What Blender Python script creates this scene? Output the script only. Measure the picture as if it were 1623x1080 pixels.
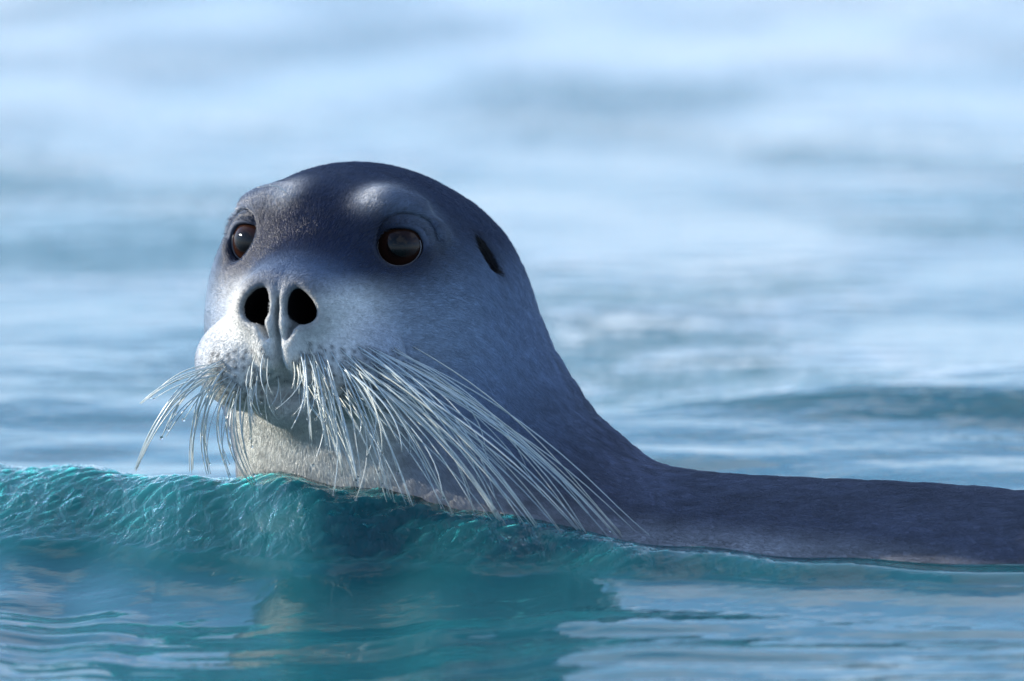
import bpy, math, random
import numpy as np
from mathutils import Vector, Matrix

sc = bpy.context.scene
for o in list(bpy.data.objects):
    bpy.data.objects.remove(o)
R = math.radians
rng = np.random.default_rng(7)
random.seed(7)
F32 = np.float32

# ------------------------------------------------------------------ camera
PITCH = R(5.5)
AIM = np.array([0.0, 0.0, 0.19])
DY = 7.0
CAM = np.array([0.0, -DY, AIM[2] + DY * math.tan(PITCH)])
D0 = DY / math.cos(PITCH)
SC = 0.0006                      # metres per photo pixel in the plane of focus
cd = bpy.data.cameras.new('camera')
cam = bpy.data.objects.new('camera', cd)
sc.collection.objects.link(cam)
cam.location = CAM
cam.rotation_euler = (math.pi / 2 - PITCH, 0, 0)
cd.sensor_width = 36
cd.lens = 36 * D0 / (1623 * SC)
cd.clip_start = 0.1
cd.clip_end = 20000
cd.dof.use_dof = True
cd.dof.focus_distance = D0 - 0.06
cd.dof.aperture_fstop = 4.2
sc.camera = cam

# ------------------------------------------------------------------ sky + sun
SUN_EL = R(20)
SUN_AZ = R(-79)                  # compass angle from +Y, clockwise; negative = camera left
CLOUD_SHIFT = 3.1
w = bpy.data.worlds.new('World')
sc.world = w
w.use_nodes = True
nt = w.node_tree
nt.nodes.clear()
N = nt.nodes.new
L = nt.links.new
sky = N('ShaderNodeTexSky')
sky.sky_type = 'NISHITA'
sky.sun_disc = False
sky.sun_elevation = SUN_EL
sky.sun_rotation = SUN_AZ
sky.air_density = 1.0
sky.dust_density = 0.0
sky.ozone_density = 4.0
bg = N('ShaderNodeBackground')
bg.inputs[1].default_value = 0.15
# thin broken cloud, the same all over the sky
tc = N('ShaderNodeTexCoord')
sep = N('ShaderNodeSeparateXYZ')
L(tc.outputs['Generated'], sep.inputs[0])
mz = N('ShaderNodeMath'); mz.operation = 'ADD'; mz.inputs[1].default_value = 0.18
L(sep.outputs[2], mz.inputs[0])
dv = N('ShaderNodeVectorMath'); dv.operation = 'DIVIDE'
L(tc.outputs['Generated'], dv.inputs[0])
cmb = N('ShaderNodeCombineXYZ')
for k in range(3):
    L(mz.outputs[0], cmb.inputs[k])
L(cmb.outputs[0], dv.inputs[1])
ns = N('ShaderNodeTexNoise')
ns.inputs['Scale'].default_value = 2.1
ns.inputs['Detail'].default_value = 5
ns.inputs['Roughness'].default_value = 0.55
of = N('ShaderNodeVectorMath'); of.operation = 'ADD'
of.inputs[1].default_value = (CLOUD_SHIFT, 0, 0)
L(dv.outputs[0], of.inputs[0])
L(of.outputs[0], ns.inputs['Vector'])
rp = N('ShaderNodeMapRange')
rp.inputs['From Min'].default_value = 0.47
rp.inputs['From Max'].default_value = 0.60
rp.inputs['To Max'].default_value = 0.45
L(ns.outputs['Fac'], rp.inputs['Value'])
mx = N('ShaderNodeMix'); mx.data_type = 'RGBA'
mx.inputs['B'].default_value = (1.9, 2.95, 5.0, 1)
hz = N('ShaderNodeMath'); hz.operation = 'MULTIPLY'; hz.inputs[1].default_value = -6.0
L(sep.outputs[2], hz.inputs[0])
he = N('ShaderNodeMath'); he.operation = 'EXPONENT'; L(hz.outputs[0], he.inputs[0])
hm = N('ShaderNodeMath'); hm.operation = 'MULTIPLY_ADD'; hm.use_clamp = True; hm.inputs[1].default_value = 0.85   # pale low haze at the horizon
L(he.outputs[0], hm.inputs[0]); hm.inputs[2].default_value = 0.0
L(hm.outputs[0], mx.inputs['Factor'])
L(sky.outputs[0], mx.inputs['A'])
mc = N('ShaderNodeMix'); mc.data_type = 'RGBA'
mc.inputs['B'].default_value = (5.2, 5.3, 5.7, 1)
L(rp.outputs[0], mc.inputs['Factor'])
L(mx.outputs['Result'], mc.inputs['A'])
L(mc.outputs['Result'], bg.inputs[0])
wo = N('ShaderNodeOutputWorld')
L(bg.outputs[0], wo.inputs[0])

sd = bpy.data.lights.new('sun', 'SUN')
sun = bpy.data.objects.new('sun', sd)
sc.collection.objects.link(sun)
sd.energy = 4.5
sd.angle = R(0.53)
sd.color = (1.0, 0.92, 0.80)
sdir = Vector((math.sin(SUN_AZ) * math.cos(SUN_EL), math.cos(SUN_AZ) * math.cos(SUN_EL), math.sin(SUN_EL)))
sun.rotation_euler = sdir.to_track_quat('Z', 'Y').to_euler()

sc.view_settings.view_transform = 'Standard'
sc.view_settings.look = 'None'
sc.view_settings.exposure = 0.93
sc.view_settings.gamma = 1
sc.view_settings.use_curve_mapping = False
sc.render.engine = 'CYCLES'
sc.cycles.use_denoising = True
sc.cycles.max_bounces = 6
sc.cycles.caustics_reflective = False
sc.cycles.caustics_refractive = False
sc.render.film_transparent = False

# ------------------------------------------------------------------ pixel helper
FWD = np.array([0, math.cos(PITCH), -math.sin(PITCH)])
RGT = np.array([1.0, 0, 0])
UPV = np.array([0, math.sin(PITCH), math.cos(PITCH)])


def ray(px, py):
    return FWD + RGT * ((px - 811.5) * SC / D0) + UPV * ((540 - py) * SC / D0)


def P(px, py, Y):
    d = ray(px, py)
    return CAM + d * ((Y - CAM[1]) / d[1])


# ------------------------------------------------------------------ materials
def mat(name):
    m = bpy.data.materials.new(name)
    m.use_nodes = True
    return m, m.node_tree, m.node_tree.nodes['Principled BSDF']


def node(nt, typ, **kw):
    n = nt.nodes.new(typ)
    for k, v in kw.items():
        if k in n.inputs:
            n.inputs[k].default_value = v
        else:
            setattr(n, k, v)
    return n


def link_mesh(name, verts, faces, material, parent=None, smooth=True):
    me = bpy.data.meshes.new(name)
    if isinstance(faces, np.ndarray):
        nv, nf, k = len(verts), len(faces), faces.shape[1]
        me.vertices.add(nv)
        me.vertices.foreach_set('co', np.asarray(verts, F32).ravel())
        me.loops.add(nf * k)
        me.loops.foreach_set('vertex_index', faces.astype(np.int32).ravel())
        me.polygons.add(nf)
        me.polygons.foreach_set('loop_start', np.arange(0, nf * k, k, dtype=np.int32))
        me.update(calc_edges=True)
    else:
        me.from_pydata([tuple(v) for v in verts], [], faces)
        me.update()
    if smooth:
        me.polygons.foreach_set('use_smooth', np.ones(len(me.polygons), bool))
    if material:
        me.materials.append(material)
    o = bpy.data.objects.new(name, me)
    sc.collection.objects.link(o)
    if parent:
        o.parent = parent
    return o


# ================================================================== THE SEA
def graded(lo, a, b, hi, h, g, hmax):
    xs = list(np.arange(a, b + h * 0.5, h))
    st = h
    while xs[-1] < hi:
        st = min(st * g, max(hmax, abs(xs[-1] - b) * 0.045))
        xs.append(xs[-1] + st)
    st = h
    while xs[0] > lo:
        st = min(st * g, max(hmax, abs(xs[0] - a) * 0.045))
        xs.insert(0, xs[0] - st)
    return np.array(xs)


def waves(x, y, specs):
    z = np.zeros_like(x)
    for (A, lx, ly, ph) in specs:
        z += A * np.sin(x * (2 * math.pi / lx) + y * (2 * math.pi / ly) + ph)
    return z


def sstep(a, b, t):
    t = np.clip((t - a) / (b - a), 0, 1)
    return t * t * (3 - 2 * t)


# crest of the bow wave in plan: X, Y, height, half width of front face
RIDGE = np.array([
    [-1.6, .70, .020, .25], [-.95, .42, .036, .23], [-.49, .20, .048, .19], [-.37, .065, .054, .145], [-.29, -.05, .064, .125], [-.20, -.090, .065, .115], [-.10, -.110, .052, .10],
    [0.0, -.15, .032, .080], [.14, -.235, .020, .055], [.30, -.29, .012, .045], [.50, -.33, .008, .045], [.9, -.37, .006, .04], [1.8, -.40, .003, .04]])


RX = np.linspace(-2.2, 2.2, 2201)          # the same crest line without corners
_k = np.exp(-.5 * (np.arange(-60, 61) * .002 / .035) ** 2); _k /= _k.sum()
RS = np.stack([RX] + [np.convolve(np.pad(np.interp(RX, RIDGE[:, 0], RIDGE[:, c]), 60, 'edge'), _k, 'valid') for c in (1, 2, 3)], -1)
RAMP_D = np.linspace(0, 1, 500)
RAMP_Z = np.cumsum(np.maximum(.040 / (RAMP_D + .085) - .05, 0) * (1 - sstep(.14, .34, RAMP_D))) / 499


def water_height(x, y, full=False):
    yc = np.interp(x, RS[:, 0], RS[:, 1])
    hh = np.interp(x, RS[:, 0], RS[:, 2])
    wd = np.interp(x, RS[:, 0], RS[:, 3])
    yc = yc + .018 * np.sin(x * 19 + 1.0) * sstep(.0, -.25, x) + .010 * np.sin(x * 43)
    hh = hh * (1 + .05 * np.sin(x * 27 + .6) + .045 * np.sin(x * 61 + 2))
    t = (y - yc) / wd
    front = np.where(t < 0, np.exp(-(np.abs(t) * 1.6) ** 2.2), np.exp(-(t * 0.75) ** 2))
    fade = 1 - sstep(1.2, 3.0, np.abs(x))
    z = hh * front * fade
    # the smooth water in front climbs towards the foot of the wave
    df = np.maximum(0, (yc - wd * 0.95) - y)
    sl = np.clip(hh / .055, .45, 1.05)
    z -= sl * np.interp(df, RAMP_D, RAMP_Z) * fade * (1 - sstep(.8, 4, df))
    # capillary ripples carried by the wave
    rip = np.exp(-((t + 0.30) / 0.62) ** 4) * fade * sstep(0.006, 0.035, hh)
    r_ = np.random.default_rng(11)
    zr = np.zeros_like(x)
    for k in range(26):
        lam = math.exp(r_.uniform(math.log(.011), math.log(.036)))
        th = r_.normal(0.35, 0.55)
        ph = r_.uniform(0, 6.28)
        wx = x + 0.010 * np.sin(y * 37 + k) + 0.012 * np.sin(x * 21 + 2 * k)
        zr += lam ** .8 * 0.0070 * np.sin((wx * math.cos(th) * 0.75 - (y + 0.4 * z) * math.sin(th) * 1.5) * 2 * math.pi / lam + ph)
    zr = np.where(zr > 0, zr, zr * 0.55)
    z += zr * rip
    # lazy glassy undulation in front
    r_ = np.random.default_rng(5)
    fr = 1.05 * sstep(.10, .28, df) + .25 * sstep(-.6, -1.1, y)
    zf = np.zeros_like(x)
    for k in range(16):
        ly = r_.uniform(.045, .26)
        lx = ly * r_.uniform(4, 9) * r_.choice([-1, 1])
        zf += ly * 0.0042 * np.sin(x * 2 * math.pi / lx + y * 2 * math.pi / ly + r_.uniform(0, 6.28) + 0.8 * np.sin(x * 3.1 + k))
    z += zf * fr
    # open water behind
    r_ = np.random.default_rng(9)
    bk = sstep(.25, .8, y)
    zb = np.zeros_like(x)
    dist = np.maximum(np.abs(y), np.abs(x) * 0.7)
    for k in range(60):
        ly = math.exp(r_.uniform(math.log(.07), math.log(1.8)))
        lx = ly * r_.uniform(1.0, 4) * r_.choice([-1, 1])
        att = np.clip(1.4 - dist * 0.045 * 5 / ly, 0, 1)
        zb += att * ly ** .8 * 0.0021 * np.sin(x * 2 * math.pi / lx + y * 2 * math.pi / ly + r_.uniform(0, 6.28) + 0.9 * np.sin(x * 0.9 + k))
    z += zb * bk
    # one swell rolling past behind the animal
    ysw = 1.02 + 0.10 * np.clip(x - .1, -1, 3) + .03 * np.sin(x * 7)
    hs = (.050 + .014 * np.sin(x * 5.5 - 2.0)) * sstep(-.15, .40, x) * (1 - sstep(2.5, 5, x))
    t2 = y - ysw
    z += hs * np.where(t2 < 0, np.exp(-(t2 / .16) ** 2), np.exp(-(t2 / .40) ** 2))
    return (z, rip) if full else z


gx = graded(-3000, -.56, .30, 3000, .0021, 1.03, .05)
gy = graded(-60, -.36, .28, 4000, .0021, 1.03, .03)
GX, GY = np.meshgrid(gx, gy)
GZ, RIP = water_height(GX, GY, True)
nv = GX.size
vid = np.arange(nv).reshape(GX.shape)
fc = np.stack([vid[:-1, :-1], vid[:-1, 1:], vid[1:, 1:], vid[1:, :-1]], -1).reshape(-1, 4)
m, mt, pb = mat('sea_water')
tcw = node(mt, 'ShaderNodeNewGeometry')
mp = node(mt, 'ShaderNodeMapping')
mp.inputs['Scale'].default_value = (1, 1.6, 1)
mt.links.new(tcw.outputs['Position'], mp.inputs['Vector'])
n1 = node(mt, 'ShaderNodeTexNoise', Scale=22.0, Detail=2.0, Roughness=.45)
mt.links.new(mp.outputs[0], n1.inputs['Vector'])
bmp = node(mt, 'ShaderNodeBump', Strength=1.0, Distance=1.0)
ac = node(mt, 'ShaderNodeAttribute', attribute_name='chop')
n2 = node(mt, 'ShaderNodeTexNoise', Scale=7.0, Detail=3.0, Roughness=.55)
mt.links.new(mp.outputs[0], n2.inputs['Vector'])
h1 = node(mt, 'ShaderNodeMath', operation='MULTIPLY'); h1.inputs[1].default_value = .0009
mt.links.new(n1.outputs['Fac'], h1.inputs[0])
h2 = node(mt, 'ShaderNodeMath', operation='MULTIPLY')
mt.links.new(n2.outputs['Fac'], h2.inputs[0]); mt.links.new(ac.outputs['Fac'], h2.inputs[1])
h3 = node(mt, 'ShaderNodeMath', operation='ADD')
mt.links.new(h1.outputs[0], h3.inputs[0]); mt.links.new(h2.outputs[0], h3.inputs[1])
ar_ = node(mt, 'ShaderNodeAttribute', attribute_name='ripple')
n3 = node(mt, 'ShaderNodeTexNoise', Scale=52.0, Detail=4.0, Roughness=.54, Distortion=.5)
mp3 = node(mt, 'ShaderNodeMapping')
mp3.inputs['Rotation'].default_value = (0, 0, R(-35))
mp3.inputs['Scale'].default_value = (1.25, .6, 1)
mt.links.new(tcw.outputs['Position'], mp3.inputs['Vector'])
mt.links.new(mp3.outputs[0], n3.inputs['Vector'])
h4 = node(mt, 'ShaderNodeMath', operation='MULTIPLY')
mt.links.new(n3.outputs['Fac'], h4.inputs[0]); mt.links.new(ar_.outputs['Fac'], h4.inputs[1])
h5 = node(mt, 'ShaderNodeMath', operation='MULTIPLY_ADD'); h5.inputs[1].default_value = .0068
mt.links.new(h4.outputs[0], h5.inputs[0]); mt.links.new(h3.outputs[0], h5.inputs[2])
mt.links.new(h5.outputs[0], bmp.inputs['Height'])
mt.nodes.remove(pb)
sss = node(mt, 'ShaderNodeSubsurfaceScattering', falloff='RANDOM_WALK', Scale=.20)   # light welling up out of the water
sss.inputs['Color'].default_value = (.007, .064, .080, 1)
sss.inputs['Radius'].default_value = (.5, 1.0, 1.0)
upn = node(mt, 'ShaderNodeCombineXYZ', Z=1.0)
mt.links.new(upn.outputs[0], sss.inputs['Normal'])
gl = node(mt, 'ShaderNodeBsdfGlossy', Roughness=.025)
gl.inputs['Color'].default_value = (1, 1, 1, 1)
fr_ = node(mt, 'ShaderNodeFresnel', IOR=1.333)
mxs = node(mt, 'ShaderNodeMixShader')
mt.links.new(bmp.outputs[0], gl.inputs['Normal']); mt.links.new(bmp.outputs[0], fr_.inputs['Normal'])
mt.links.new(fr_.outputs[0], mxs.inputs[0]); mt.links.new(sss.outputs[0], mxs.inputs[1]); mt.links.new(gl.outputs[0], mxs.inputs[2])
mt.links.new(mxs.outputs[0], mt.nodes['Material Output'].inputs[0])
sea = link_mesh('sea', np.stack([GX, GY, GZ], -1).reshape(-1, 3), fc, m)
TT = (GY - np.interp(GX, RS[:, 0], RS[:, 1])) / np.interp(GX, RS[:, 0], RS[:, 3])
BOOST = 1 + .8 * np.exp(-((TT + .60) / .28) ** 2)
r_ = np.random.default_rng(14)
paw = np.zeros_like(GX)                      # gusts: rougher and calmer patches of open water
for k in range(14):
    lx, ly = r_.uniform(.5, 2.2), r_.uniform(1.2, 7)
    paw += np.sin(GX * 2 * math.pi / lx + GY * 2 * math.pi / ly * r_.choice([-1, 1]) + r_.uniform(0, 6.28))
paw = np.clip(.5 + paw / 5.5 - .35 * np.clip(GX / (1 + .14 * np.maximum(GY, 0)), -.8, .8), .0, 1.3)
chop = (.006 + .021 * paw) * sstep(.3, 1.6, GY)
ca = sea.data.attributes.new('chop', 'FLOAT', 'POINT')
ca.data.foreach_set('value', chop.astype(F32).ravel())
ca = sea.data.attributes.new('ripple', 'FLOAT', 'POINT')
ca.data.foreach_set('value', (RIP * BOOST).astype(F32).ravel())
sea['label'] = 'teal arctic sea water with rippled bow wave and smooth reflections'
sea['category'] = 'sea'
sea['kind'] = 'structure'

# ================================================================== THE SEAL
E0 = P(516, 385, 0.0)            # midpoint between the eyes
YAW = R(20.3)
S_AX = np.array([math.cos(YAW), -math.sin(YAW), 0])
F_AX = np.array([-math.sin(YAW), -math.cos(YAW), 0])


def loc2w(s, f, u):
    return E0 + S_AX * s + F_AX * f + np.array([0, 0, u])


def smin(a, b, k):
    h = np.maximum(k - np.abs(a - b), 0) / k
    return np.minimum(a, b) - h * h * (k * .25)


def smax(a, b, k):
    return -smin(-a, -b, k)


def ell(x, y, z, c, r):
    x = x - F32(c[0]); y = y - F32(c[1]); z = z - F32(c[2])
    ax, ay, az = x / F32(r[0]), y / F32(r[1]), z / F32(r[2])
    k0 = np.sqrt(ax * ax + ay * ay + az * az)
    ax /= F32(r[0]); ay /= F32(r[1]); az /= F32(r[2])
    k1 = np.sqrt(ax * ax + ay * ay + az * az) + F32(1e-9)
    return k0 * (k0 - 1) / k1


def rot2(a, b, ang):
    c, s = F32(math.cos(ang)), F32(math.sin(ang))
    return a * c + b * s, b * c - a * s


def cone(x, y, z, a, b, ra, rb):
    a = np.array(a); b = np.array(b)
    d = b - a
    dd = float(d @ d)
    t = np.clip(((x - F32(a[0])) * F32(d[0]) + (y - F32(a[1])) * F32(d[1]) + (z - F32(a[2])) * F32(d[2])) / F32(dd), 0, 1)
    ex = x - F32(a[0]) - t * F32(d[0])
    ey = y - F32(a[1]) - t * F32(d[1])
    ez = z - F32(a[2]) - t * F32(d[2])
    return np.sqrt(ex * ex + ey * ey + ez * ez) - (F32(ra) + t * F32(rb - ra))


EYE_C = (.0715, -.0125, -.003)
EYE_R = .0270
GAZE = np.array([.30, .95, .10]); GAZE /= np.linalg.norm(GAZE)
# vectors across the eye opening
EA = np.cross(np.array([0, 0, 1.0]), GAZE); EA /= np.linalg.norm(EA)
EB = np.cross(GAZE, EA)

# spine of neck and trunk (world X, Y, Z, radius)
SPINE = [(-.160, .105, .225, .095), (-.110, .095, .125, .138), (-.038, .060, -.030, .174), (.10, .00, -.160, .222), (.42, -.08, -.252, .298), (.80, -.10, -.315, .330), (1.25, -.05, -.30, .290), (1.75, .05, -.34, .130), (2.0, .1, -.35, .07)]


def resample(pts, per):
    pts = np.array(pts); out = []
    for i in range(len(pts) - 1):
        p0, p1, p2, p3 = pts[max(i - 1, 0)], pts[i], pts[i + 1], pts[min(i + 2, len(pts) - 1)]
        for t in np.linspace(0, 1, per[i], endpoint=False):
            out.append(.5 * (2 * p1 + (p2 - p0) * t + (2 * p0 - 5 * p1 + 4 * p2 - p3) * t * t + (3 * p1 - p0 - 3 * p2 + p3) * t ** 3))
    out.append(pts[-1])
    return np.array(out)


SPD = resample([(a, b, c, r + .011) for a, b, c, r in SPINE], [4, 6, 7, 9, 7, 4, 3, 1])


def seal_sdf(p):
    p = p.astype(F32)
    X, Y, Z = p[:, 0], p[:, 1], p[:, 2]
    dx, dy, u = X - F32(E0[0]), Y - F32(E0[1]), Z - F32(E0[2])
    s = dx * F32(S_AX[0]) + dy * F32(S_AX[1])
    f = dx * F32(F_AX[0]) + dy * F32(F_AX[1])
    # trunk
    d = None
    for i in range(len(SPD) - 1):
        A, B = SPD[i], SPD[i + 1]
        c = cone(X, Y, Z, A[:3], B[:3], A[3], B[3])
        d = c if d is None else np.minimum(d, c)
    r2 = dx * dx + (dy - F32(.05)) ** 2 + (u + F32(.08)) ** 2
    nr = np.nonzero(r2 < .34 ** 2)[0]
    if len(nr):
        d[nr] = head_sdf(d[nr], s[nr], f[nr], u[nr])
    return d


def head_sdf(d, s, f, u):
    a = np.abs(s)
    # throat below the jaw
    thr = cone(s, f, u, (0, -.038, -.12), (0.02, -.085, -.34), .092, .118)
    d = smin(d, thr, .06)
    # skull
    h = ell(s, f, u, (0, -.116, -.046), (.133, .140, .096))
    h = smin(h, ell(s, f, u, (0, -.020, -.054), (.097, .090, .084)), .05)
    h = smin(h, ell(a, f, u, (.060, -.045, -.095), (.050, .065, .055)), .045)
    d = smin(d, h, .075)
    # lower jaw
    d = smin(d, ell(s, f, u, (0, .050, -.145), (.038, .042, .032)), .02)
    # whisker pads, nose
    mz = ell(a, f, u, (.049, .062, -.110), (.055, .055, .047))
    mz = smin(mz, ell(s, f, u, (0, .068, -.062), (.048, .060, .042)), .030)
    mz = smin(mz, ell(s, f, u, (0, .020, -.045), (.055, .070, .045)), .05)
    d = smin(d, mz, .012)
    # nose lobes at each side of the philtrum
    d = smin(d, ell(a, f, u, (.012, .112, -.085), (.011, .014, .026)), .012)
    # nostril rims
    d = smin(d, ell(a, f, u, (.023, .102, -.050), (.024, .020, .025)), .022)
    # brows
    d = smin(d, ell(a, f, u, (.056, -.024, .030), (.028, .028, .014)), .035)
    for c_ in ((.060, -.012, .037), (.080, -.020, .030), (.095, -.030, .010)):
        d = smin(d, ell(a, f, u, c_, (.013, .013, .010)), .016)
    # eyelids
    ex, ey, ez = a - F32(EYE_C[0]), f - F32(EYE_C[1]), u - F32(EYE_C[2])
    er = np.sqrt(ex * ex + ey * ey + ez * ez)
    d = smin(d, er - F32(EYE_R + .0030), .016)
    ea = ex * F32(EA[0]) + ey * F32(EA[1]) + ez * F32(EA[2])
    eb = ex * F32(EB[0]) + ey * F32(EB[1]) + ez * F32(EB[2])
    eg = ex * F32(GAZE[0]) + ey * F32(GAZE[1]) + ez * F32(GAZE[2])
    ap = (np.sqrt((ea / F32(.0218)) ** 2 + (eb / F32(.0195)) ** 2) - 1) * F32(.018)
    ap = smax(ap, eb - F32(.0180), .006)
    ap = np.maximum(ap, F32(.004) - eg)
    d = smax(d, -ap, .007)
    # crease above the eye
    fold = np.abs(er - F32(EYE_R + .0085)) - F32(.0002)
    fold = np.maximum(fold, F32(.006) - eb)
    fold = np.maximum(fold, F32(.002) - eg)
    d = smax(d, -fold, .007)
    # nostrils
    q1, q3 = rot2(a - F32(.0208), u - F32(-.0495), R(18))
    q3 = q3 + (F32(.12) - f) * F32(.25)
    q1 = q1 / np.clip(1 - F32(.30) * q3 / F32(.018), .4, 1.5)
    d = smax(d, -ell(q1, f - F32(.112), q3, (0, 0, 0), (.0140, .060, .0180)), .008)
    q1, q3 = rot2(a - F32(.0135), u - F32(-.071), R(-22))
    d = smax(d, -ell(q1, f - F32(.122), q3, (0, 0, 0), (.0035, .018, .0110)), .005)
    # philtrum
    d = smax(d, -ell(s, f, u, (0, .122, -.078), (.0030, .012, .040)), .006)
    # lip line between pad and jaw
    d = smax(d, -ell(s, f, u, (0, .100, -.132), (.026, .026, .010)), .012)
    # ear hole
    q2, q3 = rot2(f - F32(-.084), u - F32(-.012), R(2))
    d = smax(d, -ell(a - F32(.128), q2, q3, (0, 0, 0), (.020, .0105, .0225)), .005)
    # crease behind the pad
    q2, q3 = rot2(f - F32(.046), u - F32(-.095), R(14))
    d = smax(d, -ell(a - F32(.104), q2, q3, (0, 0, 0), (.016, .0028, .018)), .005)
    return d


def march_many(pix, t0=6.3, t1=8.2):
    d = np.array([ray(x, y) for x, y in pix])
    t = np.full(len(d), t0)
    live = np.ones(len(d), bool)
    for _ in range(160):
        k = np.nonzero(live)[0]
        if not len(k):
            break
        v = seal_sdf(CAM + d[k] * t[k][:, None])
        hit = v < .0004
        t[k] += np.where(hit, 0, np.maximum(v * .6, .0004))
        live[k[hit | (t[k] > t1)]] = False
    return [None if t[i] > t1 else CAM + d[i] * t[i] for i in range(len(d))]


def axis(lo, a, b, hi, h, g, hmax):
    xs = list(np.arange(a, b, h))
    st = h
    while xs[-1] < hi:
        st = min(st * g, hmax); xs.append(xs[-1] + st)
    st = h
    while xs[0] > lo:
        st = min(st * g, hmax); xs.insert(0, xs[0] - st)
    return np.array(xs, F32)


def surface_nets(ax, ay, az, fn):
    nx, ny, nz = len(ax), len(ay), len(az)
    B = 8
    V = np.empty((nx, ny, nz), F32)
    cx = np.minimum(np.arange(0, nx + B, B), nx - 1)
    cy = np.minimum(np.arange(0, ny + B, B), ny - 1)
    cz = np.minimum(np.arange(0, nz + B, B), nz - 1)
    for i in range(len(cx) - 1):
        i0, i1 = i * B, min(i * B + B, nx)
        if i0 >= nx:
            break
        # block centres in this slab
        bj, bk = np.meshgrid(np.arange(0, ny, B), np.arange(0, nz, B), indexing='ij')
        bj, bk = bj.ravel(), bk.ravel()
        j1, k1 = np.minimum(bj + B, ny - 1), np.minimum(bk + B, nz - 1)
        ii1 = min(i0 + B, nx - 1)
        c = np.stack([np.full(len(bj), (ax[i0] + ax[ii1]) / 2), (ay[bj] + ay[j1]) / 2, (az[bk] + az[k1]) / 2], -1)
        hd = .5 * np.sqrt((ax[ii1] - ax[i0]) ** 2 + (ay[j1] - ay[bj]) ** 2 + (az[k1] - az[bk]) ** 2)
        v = fn(c)
        near = np.abs(v) < hd * 1.5 + .02
        for q in np.nonzero(~near)[0]:
            V[i0:i1, bj[q]:bj[q] + B, bk[q]:bk[q] + B] = v[q]
        pts, sl = [], []
        for q in np.nonzero(near)[0]:
            X, Y, Z = np.meshgrid(ax[i0:i1], ay[bj[q]:bj[q] + B], az[bk[q]:bk[q] + B], indexing='ij')
            pts.append(np.stack([X, Y, Z], -1).reshape(-1, 3)); sl.append((q, X.shape))
        if pts:
            vv = fn(np.concatenate(pts))
            o = 0
            for q, shp in sl:
                n = shp[0] * shp[1] * shp[2]
                V[i0:i1, bj[q]:bj[q] + B, bk[q]:bk[q] + B] = vv[o:o + n].reshape(shp)
                o += n
    S = V < 0
    cellmix = np.zeros((nx - 1, ny - 1, nz - 1), np.int8)
    for a in (0, 1):
        for b in (0, 1):
            for c in (0, 1):
                cellmix += S[a:nx - 1 + a, b:ny - 1 + b, c:nz - 1 + c]
    act = (cellmix > 0) & (cellmix < 8)
    I, J, K = np.nonzero(act)
    ids = np.full(act.shape, -1, np.int32)
    ids[I, J, K] = np.arange(len(I))
    acc = np.zeros((len(I), 3)); cnt = np.zeros(len(I))
    co = [(a, b, c) for a in (0, 1) for b in (0, 1) for c in (0, 1)]
    for p in co:
        for ax_i in range(3):
            if p[ax_i] == 0:
                q = list(p); q[ax_i] = 1
                v0 = V[I + p[0], J + p[1], K + p[2]]; v1 = V[I + q[0], J + q[1], K + q[2]]
                mk = (v0 < 0) != (v1 < 0)
                t = np.where(mk, v0 / np.where(mk, v0 - v1, 1), 0)
                A = np.stack([ax[I + p[0]], ay[J + p[1]], az[K + p[2]]], -1)
                Bp = np.stack([ax[I + q[0]], ay[J + q[1]], az[K + q[2]]], -1)
                acc += np.where(mk[:, None], A + (Bp - A) * t[:, None], 0); cnt += mk
    verts = acc / cnt[:, None]
    quads = []
    # edges along x, y, z
    e = S[:-1, 1:-1, 1:-1] != S[1:, 1:-1, 1:-1]
    i, j, k = np.nonzero(e); j += 1; k += 1
    q = np.stack([ids[i, j - 1, k - 1], ids[i, j, k - 1], ids[i, j, k], ids[i, j - 1, k]], -1)
    fl = ~S[i, j, k]; q[fl] = q[fl][:, ::-1]; quads.append(q)
    e = S[1:-1, :-1, 1:-1] != S[1:-1, 1:, 1:-1]
    i, j, k = np.nonzero(e); i += 1; k += 1
    q = np.stack([ids[i - 1, j, k - 1], ids[i - 1, j, k], ids[i, j, k], ids[i, j, k - 1]], -1)
    fl = ~S[i, j, k]; q[fl] = q[fl][:, ::-1]; quads.append(q)
    e = S[1:-1, 1:-1, :-1] != S[1:-1, 1:-1, 1:]
    i, j, k = np.nonzero(e); i += 1; j += 1
    q = np.stack([ids[i - 1, j - 1, k], ids[i, j - 1, k], ids[i, j, k], ids[i - 1, j, k]], -1)
    fl = ~S[i, j, k]; q[fl] = q[fl][:, ::-1]; quads.append(q)
    return verts, np.concatenate(quads)


def grad(fn, p, e=.0006):
    g = np.empty_like(p)
    for k in range(3):
        o = np.zeros(3); o[k] = e
        g[:, k] = fn(p + o) - fn(p - o)
    return g / (2 * e)


ax_ = axis(-.36, -.335, .03, 2.15, .0021, 1.05, .016)
ay_ = axis(-.48, -.17, .10, .42, .0021, 1.07, .014)
az_ = axis(-.66, .015, .375, .39, .0021, 1.08, .016)
V, Q = surface_nets(ax_, ay_, az_, seal_sdf)
for _ in range(2):
    g = grad(seal_sdf, V)
    gl2 = (g * g).sum(1)
    dv_ = seal_sdf(V)
    st = np.clip(dv_ / np.maximum(gl2, .25), -.0015, .0015)
    V = V - g * st[:, None]
g = grad(seal_sdf, V)
NRM = g / np.maximum(np.linalg.norm(g, axis=1), 1e-6)[:, None]

# water creeps up where it meets the fur
sel = np.nonzero((np.abs(GX.ravel()) < 1.2) & (np.abs(GY.ravel()) < .6))[0]
WV = np.stack([GX, GY, GZ], -1).reshape(-1, 3)
wd_ = np.maximum(seal_sdf(WV[sel]), -.03)
WV[sel, 2] += .0055 * np.exp(-np.maximum(wd_, 0) / .011)
sea.data.vertices.foreach_set('co', WV.astype(F32).ravel())
sea.data.update()

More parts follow.
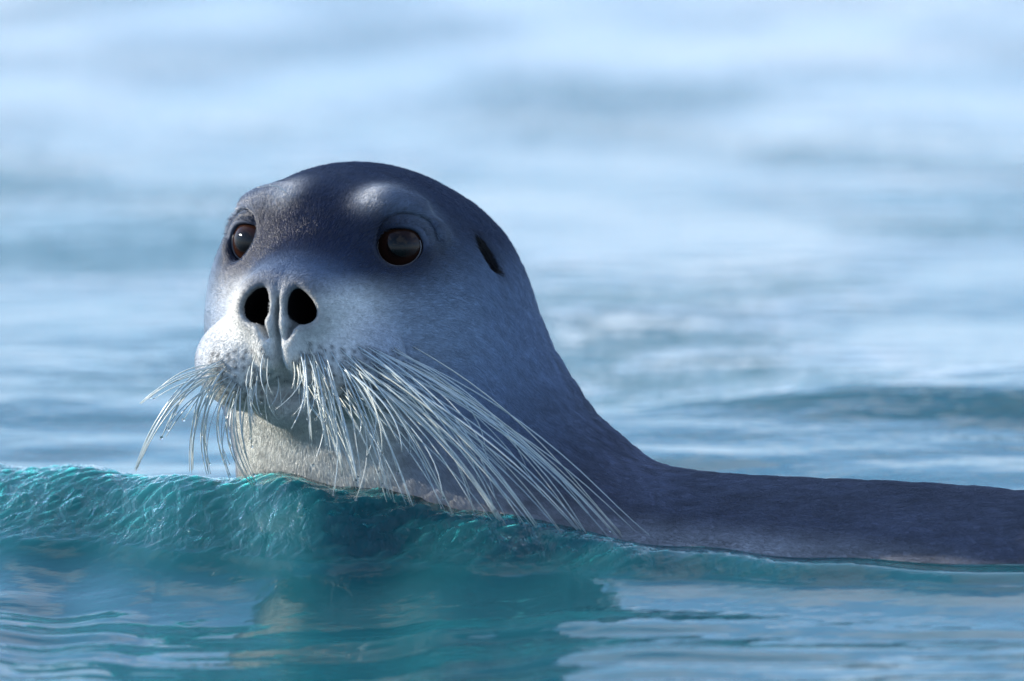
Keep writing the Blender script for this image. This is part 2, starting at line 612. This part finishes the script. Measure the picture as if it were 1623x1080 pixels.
# ------------------------------------------------------------------ pelage
def jitter(p, sc_, seed):
    r_ = np.random.default_rng(seed)
    z = np.zeros(len(p))
    for k in range(9):
        v = r_.normal(size=3); v /= np.linalg.norm(v)
        z += np.sin(p @ v * (2 * math.pi / (sc_ * r_.uniform(.6, 1.6))) + r_.uniform(0, 6.28))
    return z / 3.0


def localise(p):
    d = p - E0
    return d @ S_AX, d @ F_AX, d[:, 2]


def pelage(p):
    s, f, u = localise(p)
    a = np.abs(s)
    X, Y, Z = p[:, 0], p[:, 1], p[:, 2]
    dark = np.array([.005, .013, .044]); mid = np.array([.17, .245, .37]); pale = np.array([.66, .67, .66]); back = np.array([.078, .092, .140])

    def blob(c, r):
        return np.exp(-(((a - c[0]) / r[0]) ** 2 + ((f - c[1]) / r[1]) ** 2 + ((u - c[2]) / r[2]) ** 2))
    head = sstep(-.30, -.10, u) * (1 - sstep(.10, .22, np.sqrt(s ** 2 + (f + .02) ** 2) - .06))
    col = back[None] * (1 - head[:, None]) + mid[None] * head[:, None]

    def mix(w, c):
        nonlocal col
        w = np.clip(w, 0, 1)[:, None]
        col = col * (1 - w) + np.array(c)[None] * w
    mix(1.1 * sstep(-.035, .03, u - .15 * (f + .02)) * head, (.034, .056, .115))                   # crown, lightened and blued with painted sky sheen
    mix(1.4 * blob((.0, .0, .004), (.075, .09, .055)), dark)                           # mask between the eyes
    mix(1.5 * blob((.070, .0, -.014), (.046, .06, .036)), dark)
    mix(1.2 * sstep(.0, .06, f) * sstep(-.018, -.052, u) * (1 - .70 * sstep(.045, .100, a)), pale)                     # pale muzzle; the outward fade paints shade onto the pads
    mix(.8 * blob((.100, -.01, -.085), (.05, .06, .05)), (.30, .38, .48))              # cheeks
    mix(1.1 * blob((.068, .004, -.012), (.036, .045, .025)), dark)
    mix(.8 * blob((.022, .03, .0), (.04, .04, .03)), dark)
    mix(1.3 * sstep(-.06, .0, f) * sstep(-.12, -.16, u) * (1 - sstep(.06, .12, a)), (.60, .61, .58))   # chin, throat
    mix(1.1 * blob((.044, -.002, .047), (.015, .035, .014)), (.62, .62, .62))
    for c_ in ((.064, -.008, .043), (.078, -.016, .036), (.090, -.022, .024), (.098, -.028, .008)):
        mix(.55 * blob(c_, (.014, .03, .011)), (.26, .32, .42))         # brow spots drawn out into an arc, painting the ridge highlight
    mix(blob((.0135, .118, -.03), (.04, .03, .012)) * .5, (.16, .16, .17))
    mix(1.6 * blob((.0220, .100, -.052), (.017, .03, .019)), (.012, .012, .014))       # nostril skin
    mix(1.1 * blob(EYE_C, (.030, .035, .026)), (.022, .023, .028))                   # eye rims
    mix(.9 * blob((.128, -.086, -.013), (.03, .010, .022)), (.03, .03, .035))
    # mottling of the coat, and wet sheen painted as a paler sweep down the neck
    mo = jitter(p * np.array([.55, 1, 1]), .085, 31) + .7 * jitter(p * np.array([.6, 1, 1]), .030, 32)
    col = col * (1 + np.clip(.12 * mo, -.25, .3) * (1 - .7 * head))[:, None]
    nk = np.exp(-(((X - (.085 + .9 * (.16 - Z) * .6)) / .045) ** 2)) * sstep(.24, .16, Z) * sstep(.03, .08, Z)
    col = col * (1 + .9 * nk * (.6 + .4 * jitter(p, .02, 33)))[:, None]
    q1, q3 = rot2(a - .0208, u + .0495, R(18))
    q3 = q3 + (.12 - f) * .25
    q1 = q1 / np.clip(1 - .30 * q3 / .018, .4, 1.5)
    cav = ((q1 / .0142) ** 2 + ((f - .106) / .058) ** 2 + (q3 / .0182) ** 2) < 1
    col[cav] = (.004, .004, .005)  # nostril hollow blacked out, its shade put into the colour
    q2, q3 = rot2(f + .084, u + .012, R(2))
    col[((a - .128) / .026) ** 2 + (q2 / .0112) ** 2 + (q3 / .0235) ** 2 < 1] = (.006, .006, .008)  # darkness inside the ear hole, painted near black
    return np.clip(col, 0, 1)


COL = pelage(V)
seal = bpy.data.objects.new('seal', None)
sc.collection.objects.link(seal)
seal['label'] = 'bearded seal swimming with raised head, long pale whiskers and sleek slate grey fur'
seal['category'] = 'seal'

m, mt, pb = mat('seal_skin')
at = node(mt, 'ShaderNodeAttribute', attribute_name='pelage')
nz = node(mt, 'ShaderNodeTexNoise', Scale=260.0, Detail=3.0)
mt.links.new(node(mt, 'ShaderNodeNewGeometry').outputs['Position'], nz.inputs['Vector'])
mr = node(mt, 'ShaderNodeMapRange', **{'From Min': .3, 'From Max': .7, 'To Min': .75, 'To Max': 1.15})
mt.links.new(nz.outputs['Fac'], mr.inputs['Value'])
ml = node(mt, 'ShaderNodeVectorMath', operation='SCALE')
mt.links.new(at.outputs['Color'], ml.inputs[0])
mt.links.new(mr.outputs[0], ml.inputs['Scale'])
mt.links.new(ml.outputs[0], pb.inputs['Base Color'])
pb.inputs['Roughness'].default_value = .6
pb.inputs['Specular IOR Level'].default_value = .15
bm_ = node(mt, 'ShaderNodeBump', Strength=.25, Distance=.0006)
mt.links.new(nz.outputs['Fac'], bm_.inputs['Height'])
mt.links.new(bm_.outputs[0], pb.inputs['Normal'])
body = link_mesh('body', V, Q, m, seal)
ca = body.data.attributes.new('pelage', 'FLOAT_COLOR', 'POINT')
ca.data.foreach_set('color', np.concatenate([COL, np.ones((len(COL), 1))], 1).astype(F32).ravel())

# ------------------------------------------------------------------ eyes
m, mt, pb = mat('eye_wet')
tco = node(mt, 'ShaderNodeTexCoord')
sx = node(mt, 'ShaderNodeSeparateXYZ')
mt.links.new(tco.outputs['Object'], sx.inputs[0])
cr = node(mt, 'ShaderNodeValToRGB')
mr = node(mt, 'ShaderNodeMapRange', **{'From Min': .010, 'From Max': EYE_R})
mt.links.new(sx.outputs[2], mr.inputs['Value'])
mt.links.new(mr.outputs[0], cr.inputs[0])
e_ = cr.color_ramp.elements
e_[0].position = .0; e_[0].color = (.05, .045, .045, 1)
e_[1].position = .92; e_[1].color = (.004, .003, .003, 1)
for ps, c_ in ((.10, (.02, .013, .011, 1)), (.25, (.026, .011, .007, 1)), (.8, (.022, .009, .006, 1))):
    el = e_.new(ps); el.color = c_
mt.links.new(cr.outputs[0], pb.inputs['Base Color'])
pb.inputs['Roughness'].default_value = .04
pb.inputs['IOR'].default_value = 1.36
pb.inputs['Specular IOR Level'].default_value = .4
pb.inputs['Coat Weight'].default_value = .0
pb.inputs['Coat Roughness'].default_value = .02


def sphere(r, nu=32, nv_=20):
    vs, fs = [(0, 0, r)], []
    for i in range(1, nv_):
        th = math.pi * i / nv_
        for j in range(nu):
            ph = 2 * math.pi * j / nu
            vs.append((r * math.sin(th) * math.cos(ph), r * math.sin(th) * math.sin(ph), r * math.cos(th)))
    vs.append((0, 0, -r))
    for j in range(nu):
        fs.append((0, 1 + j, 1 + (j + 1) % nu))
    for i in range(nv_ - 2):
        for j in range(nu):
            b = 1 + i * nu
            fs.append((b + j, b + nu + j, b + nu + (j + 1) % nu, b + (j + 1) % nu))
    b = 1 + (nv_ - 2) * nu
    for j in range(nu):
        fs.append((b + j, len(vs) - 1, b + (j + 1) % nu))
    return vs, fs


for sg in (-1, 1):
    vs, fs = sphere(EYE_R)
    e = link_mesh('eye', vs, fs, m, seal)
    e.location = loc2w(sg * EYE_C[0], EYE_C[1], EYE_C[2])
    gw = S_AX * (sg * GAZE[0]) + F_AX * GAZE[1] + np.array([0, 0, GAZE[2]])
    e.rotation_euler = Vector(gw).to_track_quat('Z', 'Y').to_euler()
    e['label'] = 'dark glossy brown eye'

# wet rim of the lower lid
mrim, _, prim = mat('wet_lid_rim')
prim.inputs['Base Color'].default_value = (.10, .095, .10, 1)
prim.inputs['Roughness'].default_value = .12
RIMS = [o for o in seal.children if o.name.startswith('eye')]

# ------------------------------------------------------------------ fur (short, lying back)
NOSE = loc2w(0, .125, -.05)
SPA = np.array(SPINE)


def flow_dir(p):
    r = p - NOSE
    rl = np.linalg.norm(r, axis=1, keepdims=True)
    hd = r / np.maximum(rl, 1e-6)
    # tangent of the spine nearest to each point
    best = np.full(len(p), 1e9); tg = np.zeros_like(p)
    mids = []
    for i in range(len(SPA) - 1):
        for t in (0, .25, .5, .75):
            mids.append((SPA[i, :3] * (1 - t) + SPA[i + 1, :3] * t, (SPA[i + 1, :3] - SPA[i, :3])))
    wsum = np.zeros(len(p))
    for c, tv in mids:
        w_ = 1 / (((p - c) ** 2).sum(1) + .002) ** 2
        tg += w_[:, None] * (tv / np.linalg.norm(tv))[None]; wsum += w_
    tg /= wsum[:, None]
    k = sstep(.14, .30, rl)
    return hd * (1 - k) + tg * k


def make_fur(nh):
    qv = V[Q]
    ctr = qv.mean(1)
    ar = .5 * np.linalg.norm(np.cross(qv[:, 2] - qv[:, 0], qv[:, 3] - qv[:, 1]), axis=1)
    dens = np.where(ctr[:, 0] < .08, 1.0, .55)
    nq = NRM[Q].mean(1)
    vis = nq @ np.array([0, -1.0, 0])
    dens *= np.where(vis < -.55, .25, 1)
    dens[(ctr[:, 2] < -.02) | (ctr[:, 0] > 1.0)] = 0
    cw = np.cumsum(ar * dens); cw /= cw[-1]
    idx = np.searchsorted(cw, rng.random(nh))
    a, b = rng.random(nh)[:, None], rng.random(nh)[:, None]
    w4 = [(1 - a) * (1 - b), a * (1 - b), a * b, (1 - a) * b]
    p = sum(w4[k] * V[Q[idx, k]] for k in range(4))
    n = sum(w4[k] * NRM[Q[idx, k]] for k in range(4))
    n /= np.linalg.norm(n, axis=1, keepdims=True)
    s, f, u = localise(p)
    aa = np.abs(s)
    keep = np.ones(nh, bool)
    ec = np.stack([aa - EYE_C[0], f - EYE_C[1], u - EYE_C[2]], -1)
    er = np.linalg.norm(ec, axis=1)
    keep &= ~((er < EYE_R + .0045) & (ec @ GAZE > .004))
    keep &= ~((((aa - .0208) / .0142) ** 2 + ((f - .112) / .060) ** 2 + ((u + .0495) / .0172) ** 2) < 1)
    keep &= ~((((aa - .128) / .020) ** 2 + ((f + .084) / .0095) ** 2 + ((u + .012) / .0205) ** 2) < 1)
    p, n, s, f, u, aa = p[keep], n[keep], s[keep], f[keep], u[keep], aa[keep]
    d = flow_dir(p)
    d -= n * (d * n).sum(1, keepdims=True)
    d /= np.maximum(np.linalg.norm(d, axis=1, keepdims=True), 1e-6)
    side = np.cross(n, d)
    j = jitter(p, .010, 3) * .07 + jitter(p, .035, 4) * .10 + rng.normal(0, .08, len(p))
    d = d + side * j[:, None]
    d /= np.linalg.norm(d, axis=1, keepdims=True)
    ln = .0065 + .0045 * sstep(-.02, -.12, f)
    ln = ln * (1 - .5 * sstep(.03, .08, f) * sstep(-.2, -.16, u))
    ln = ln * rng.uniform(.7, 1.15, len(p))
    lift = rng.uniform(.07, .18, len(p)) + .012 * jitter(p, .008, 8)
    p1 = p + (d * .55 + n * (lift * .8)[:, None]) * ln[:, None]
    p2 = p + (d * 1.0 + n * lift[:, None]) * ln[:, None]
    pts = np.stack([p - n * .0004, p1, p2], 1)
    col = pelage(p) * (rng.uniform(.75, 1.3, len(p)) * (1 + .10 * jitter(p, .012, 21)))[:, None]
    wl = water_height(p[:, 0], p[:, 1])
    col *= (1 - .3 * (1 - sstep(.004, .022, p[:, 2] - wl)))[:, None]     # soaked band at the waterline
    near = np.nonzero((f > .0) & (u < -.05) & (u > -.17) & (aa < .13))[0]
    FP = np.array(FOLL)
    for ch in np.array_split(near, 40):                      # dark skin round each whisker root
        dd = np.sqrt(((p[ch][:, None] - FP[None]) ** 2).sum(-1)).min(1)
        col[ch] *= (1 - .72 * np.exp(-(dd / .0021) ** 2))[:, None]
    cu = bpy.data.hair_curves.new('fur')
    cu.add_curves([3] * len(p))
    cu.attributes['position'].data.foreach_set('vector', pts.astype(F32).ravel())
    ra = cu.attributes.get('radius') or cu.attributes.new('radius', 'FLOAT', 'POINT')
    rr = np.tile(np.array([.00013, .00011, .00003], F32), len(p))
    ra.data.foreach_set('value', rr)
    cc = cu.attributes.new('pelage', 'FLOAT_COLOR', 'CURVE')
    cc.data.foreach_set('color', np.concatenate([np.clip(col, 0, 1), np.ones((len(col), 1))], 1).astype(F32).ravel())
    m, mt, pb = mat('seal_fur')
    at = node(mt, 'ShaderNodeAttribute', attribute_name='pelage')
    mt.links.new(at.outputs['Color'], pb.inputs['Base Color'])
    pb.inputs['Roughness'].default_value = .33
    pb.inputs['Specular IOR Level'].default_value = .55
    cu.materials.append(m)
    o = bpy.data.objects.new('fur', cu)
    sc.collection.objects.link(o)
    o.parent = seal
    o['kind'] = 'stuff'
    o['label'] = 'short sleek wet fur lying back from the nose'
    return o



# ------------------------------------------------------------------ whiskers
m, mt, pb = mat('whisker_keratin')
oi = node(mt, 'ShaderNodeObjectInfo')
cr = node(mt, 'ShaderNodeValToRGB')
mt.links.new(oi.outputs['Random'], cr.inputs[0])
cr.color_ramp.elements[0].color = (.52, .62, .66, 1)
cr.color_ramp.elements[1].color = (.70, .71, .62, 1)
mt.links.new(cr.outputs[0], pb.inputs['Base Color'])
pb.inputs['Roughness'].default_value = .3
pb.inputs['Transmission Weight'].default_value = .08
WH = m
md, mtd, pbd = mat('water_drop')
pbd.inputs['Base Color'].default_value = (1, 1, 1, 1)
pbd.inputs['Transmission Weight'].default_value = 1
pbd.inputs['Roughness'].default_value = .0
pbd.inputs['IOR'].default_value = 1.33


def tube(path, r0, r1, sides=5):
    n = len(path)
    vs, fs = [], []
    tg = np.gradient(path, axis=0)
    tg /= np.maximum(np.linalg.norm(tg, axis=1, keepdims=True), 1e-9)
    up = np.array([.3, .9, .2])
    for i in range(n):
        a = np.cross(tg[i], up); a /= np.linalg.norm(a)
        b = np.cross(tg[i], a)
        t = i / (n - 1)
        r = r0 * (.75 + .25 * min(1, t * 5)) + (r1 - r0) * t ** 2.5
        for k in range(sides):
            th = 2 * math.pi * k / sides
            vs.append(path[i] + (a * math.cos(th) + b * math.sin(th)) * r)
    for i in range(n - 1):
        for k in range(sides):
            fs.append((i * sides + k, i * sides + (k + 1) % sides, (i + 1) * sides + (k + 1) % sides, (i + 1) * sides + k))
    fs.append(tuple(range(sides))[::-1])
    fs.append(tuple((n - 1) * sides + k for k in range(sides)))
    return vs, fs


def bez(a, b, c, d, n):
    t = np.linspace(0, 1, n)[:, None]
    return a * (1 - t) ** 3 + 3 * b * t * (1 - t) ** 2 + 3 * c * t * t * (1 - t) + d * t ** 3


FOLL = []
WSPEC = []
DROPV, DROPF = sphere(1.0, 8, 6)
drop_mesh = None


def add_drop(pos, r, parent):
    global drop_mesh
    if drop_mesh is None:
        o = link_mesh('water_drop', DROPV, DROPF, md, parent)
        drop_mesh = o.data
    else:
        o = bpy.data.objects.new('water_drop', drop_mesh)
        sc.collection.objects.link(o)
        o.parent = parent
    o.location = pos
    o.scale = (r, r, r * 1.2)


def whisker(pts, dys, r0=.00085, r1=.00025, n=13, drop=False):
    """pts: four pixel control points; dys: depth offset of each from the root"""
    WSPEC.append((pts, dys, r0, r1, n, drop))


def build_whisker(root, pts, dys, r0, r1, n, drop):
    FOLL.append(root)
    c = [P(pts[k][0], pts[k][1], root[1] + dys[k]) for k in range(4)]
    path = bez(*[np.array(x) for x in c], n)
    for it in range(3):
        dd = seal_sdf(path)
        gg = grad(seal_sdf, path)
        gg /= np.maximum(np.linalg.norm(gg, axis=1, keepdims=True), 1e-6)
        clear = np.minimum(.004 * np.arange(n), .010)
        push = np.maximum(clear - dd, 0); push[0] = 0
        path = path + gg * push[:, None]
    for it in range(3):
        path[1:-1] = path[1:-1] * .5 + .25 * (path[:-2] + path[2:])
    path[0] -= (path[1] - path[0]) * .3
    vs, fs = tube(path, r0, r1)
    o = link_mesh('whisker', vs, fs, WH, seal)
    if drop:
        add_drop(path[-1], random.uniform(.0009, .0018), o)
    return o


U = random.uniform
# right-hand pad: a fan from hanging (t=0) to swept far out (t=1)
fan_tip = [(500, 700), (530, 735), (560, 775), (612, 795), (662, 800), (735, 815), (795, 830), (850, 838), (910, 848), (960, 850), (1035, 868)]
fan_root = [(480, 610), (497, 612), (510, 612), (528, 612), (548, 612), (566, 606), (585, 605), (600, 597), (615, 592), (632, 588), (648, 582)]


def along(lst, t):
    x = t * (len(lst) - 1); i = min(int(x), len(lst) - 2); k = x - i
    return np.array(lst[i]) * (1 - k) + np.array(lst[i + 1]) * k


CLUMP = [along(fan_tip, k / 13 + U(-.02, .02)) + np.array([U(-8, 8), U(-8, 4)]) for k in range(14)]
for i in range(110):
    t = min(max((i + U(-.8, .8)) / 109, 0), 1)
    r = along(fan_root, t) + np.array([U(-30, 14) * (.4 + t), U(-62, 30) * (.75 + .25 * (1 - t))])
    if r[1] < 550:
        r[1] = U(550, 605)
    tip = along(fan_tip, min(max(t + U(-.10, .06), 0), 1)) + np.array([U(-14, 14), U(-14, 6)])
    cl = CLUMP[int(np.argmin([np.hypot(*(tip - c)) for c in CLUMP]))]
    tip = tip + (cl - tip) * U(.3, .9)
    q = U(.5, 1.02) if random.random() < .45 else 1.0
    tip = r + (tip - r) * q
    v = tip - r
    c1 = r + np.array([v[0] * .36, v[1] * .22]) + np.array([0, -8 * t])
    c2 = r + np.array([v[0] * .74, v[1] * .58])
    if q < 1 and random.random() < .45:           # short ones curl at the end
        tip = tip + np.array([-U(20, 60), U(-25, 10)])
    dx = v[0] * SC
    whisker([tuple(r), tuple(c1), tuple(c2), tuple(tip)], [0, -.020 - .12 * dx, -.032 - .22 * dx, -.030 - .26 * dx], r0=U(.0005, .00088), drop=(q < 1 and random.random() < .5))

# left-hand pad
left = [((345, 588), (290, 610), (245, 660), (215, 745), 11, 4), ((345, 585), (315, 585), (262, 600), (222, 640), 5, 4), ((345, 595), (315, 620), (296, 670), (302, 748), 7, 9), ((355, 605), (330, 640), (318, 690), (332, 750), 6, 9),
        ((368, 618), (350, 650), (340, 700), (366, 756), 6, 9), ((380, 628), (365, 670), (365, 720), (402, 770), 6, 8), ((395, 615), (385, 660), (390, 700), (395, 735), 4, 10), ((350, 600), (300, 630), (280, 660), (262, 690), 3, 10)]
for (a_, b_, c_, d_, cnt, jit) in left:
    for k in range(cnt):
        j0 = np.array([U(-14, 14), U(-20, 14)])
        j1 = np.array([U(-jit, jit), U(-jit, jit)])
        q = 1 if random.random() < .7 else U(.6, .95)
        A = np.array(a_) + j0
        pts = [A, A + (np.array(b_) - a_) * q + j1, A + (np.array(c_) - a_) * q - j0 * .5 + j1, A + (np.array(d_) - a_) * q - j0 * .9 + j1 * .5]
        whisker([tuple(x) for x in pts], [0, -.022, -.012, .004], r0=U(.0005, .00088), drop=(q < 1))
# short bristles on the upper lip
for k in range(34):
    x = U(395, 520)
    y = U(560, 610) if abs(x - 440) > 14 else U(588, 606)
    ln = U(30, 75)
    sg = -1 if x < 440 else 1
    pts = [(x, y), (x + sg * U(0, 8), y + ln * .3), (x + sg * U(0, 12), y + ln * .7), (x + sg * U(-14, 12), y + ln)]
    whisker(pts, [0, -.010, -.016, -.016], r0=U(.0004, .0007), n=9, drop=random.random() < .25)
# two brow bristles
for pts in ([(452, 305), (440, 302), (425, 301), (412, 304)], [(456, 308), (445, 300), (436, 298), (428, 299)]):
    whisker(pts, [0, -.004, -.004, .0], r0=.0003, r1=.0001, n=8)

for root, spec in zip(march_many([w_[0][0] for w_ in WSPEC]), WSPEC):
    if root is not None:
        build_whisker(root, *spec)
# rows of dark follicles on the pads
dots = []
for k in range(7):
    for x in np.arange(492, 662, 17):
        dots.append((x + U(-3, 3), 548 + k * 15 + (x - 492) * .10 + U(-3, 3)))
    for x in np.arange(336, 415, 13):
        dots.append((x + U(-3, 3), 556 + k * 13 + (415 - x) * .06 + U(-3, 3)))
FOLL += [q for q in march_many(dots) if q is not None]
FP = np.array(FOLL)
sel = np.nonzero((V[:, 2] > .05) & (V[:, 0] < -.05) & (V[:, 1] < 0))[0]
for ch in np.array_split(sel, 60):
    dd = np.sqrt(((V[ch][:, None] - FP[None]) ** 2).sum(-1)).min(1)
    COL[ch] *= (1 - .8 * np.exp(-(dd / .0022) ** 2))[:, None]
body.data.attributes['pelage'].data.foreach_set('color', np.concatenate([COL, np.ones((len(COL), 1))], 1).astype(F32).ravel())
make_fur(520000)

for e, sg in zip(RIMS, (-1, 1)):
    pth = []
    for th in np.linspace(R(160), R(375), 22):
        x, y = .0206 * math.cos(th), .0183 * math.sin(th)
        k = math.sqrt(max((EYE_R + .0003) ** 2 - x * x - y * y, 0))
        q = EA * x + EB * y + GAZE * k
        pth.append(loc2w(sg * (EYE_C[0] + q[0]), EYE_C[1] + q[1], EYE_C[2] + q[2]))
    vs, fs = tube(np.array(pth), .0008, .0004)
    mw = Matrix.LocRotScale(e.location, e.rotation_euler, None)
    o = link_mesh('lid_rim', vs, fs, mrim, e)
    o.matrix_parent_inverse = mw.inverted()
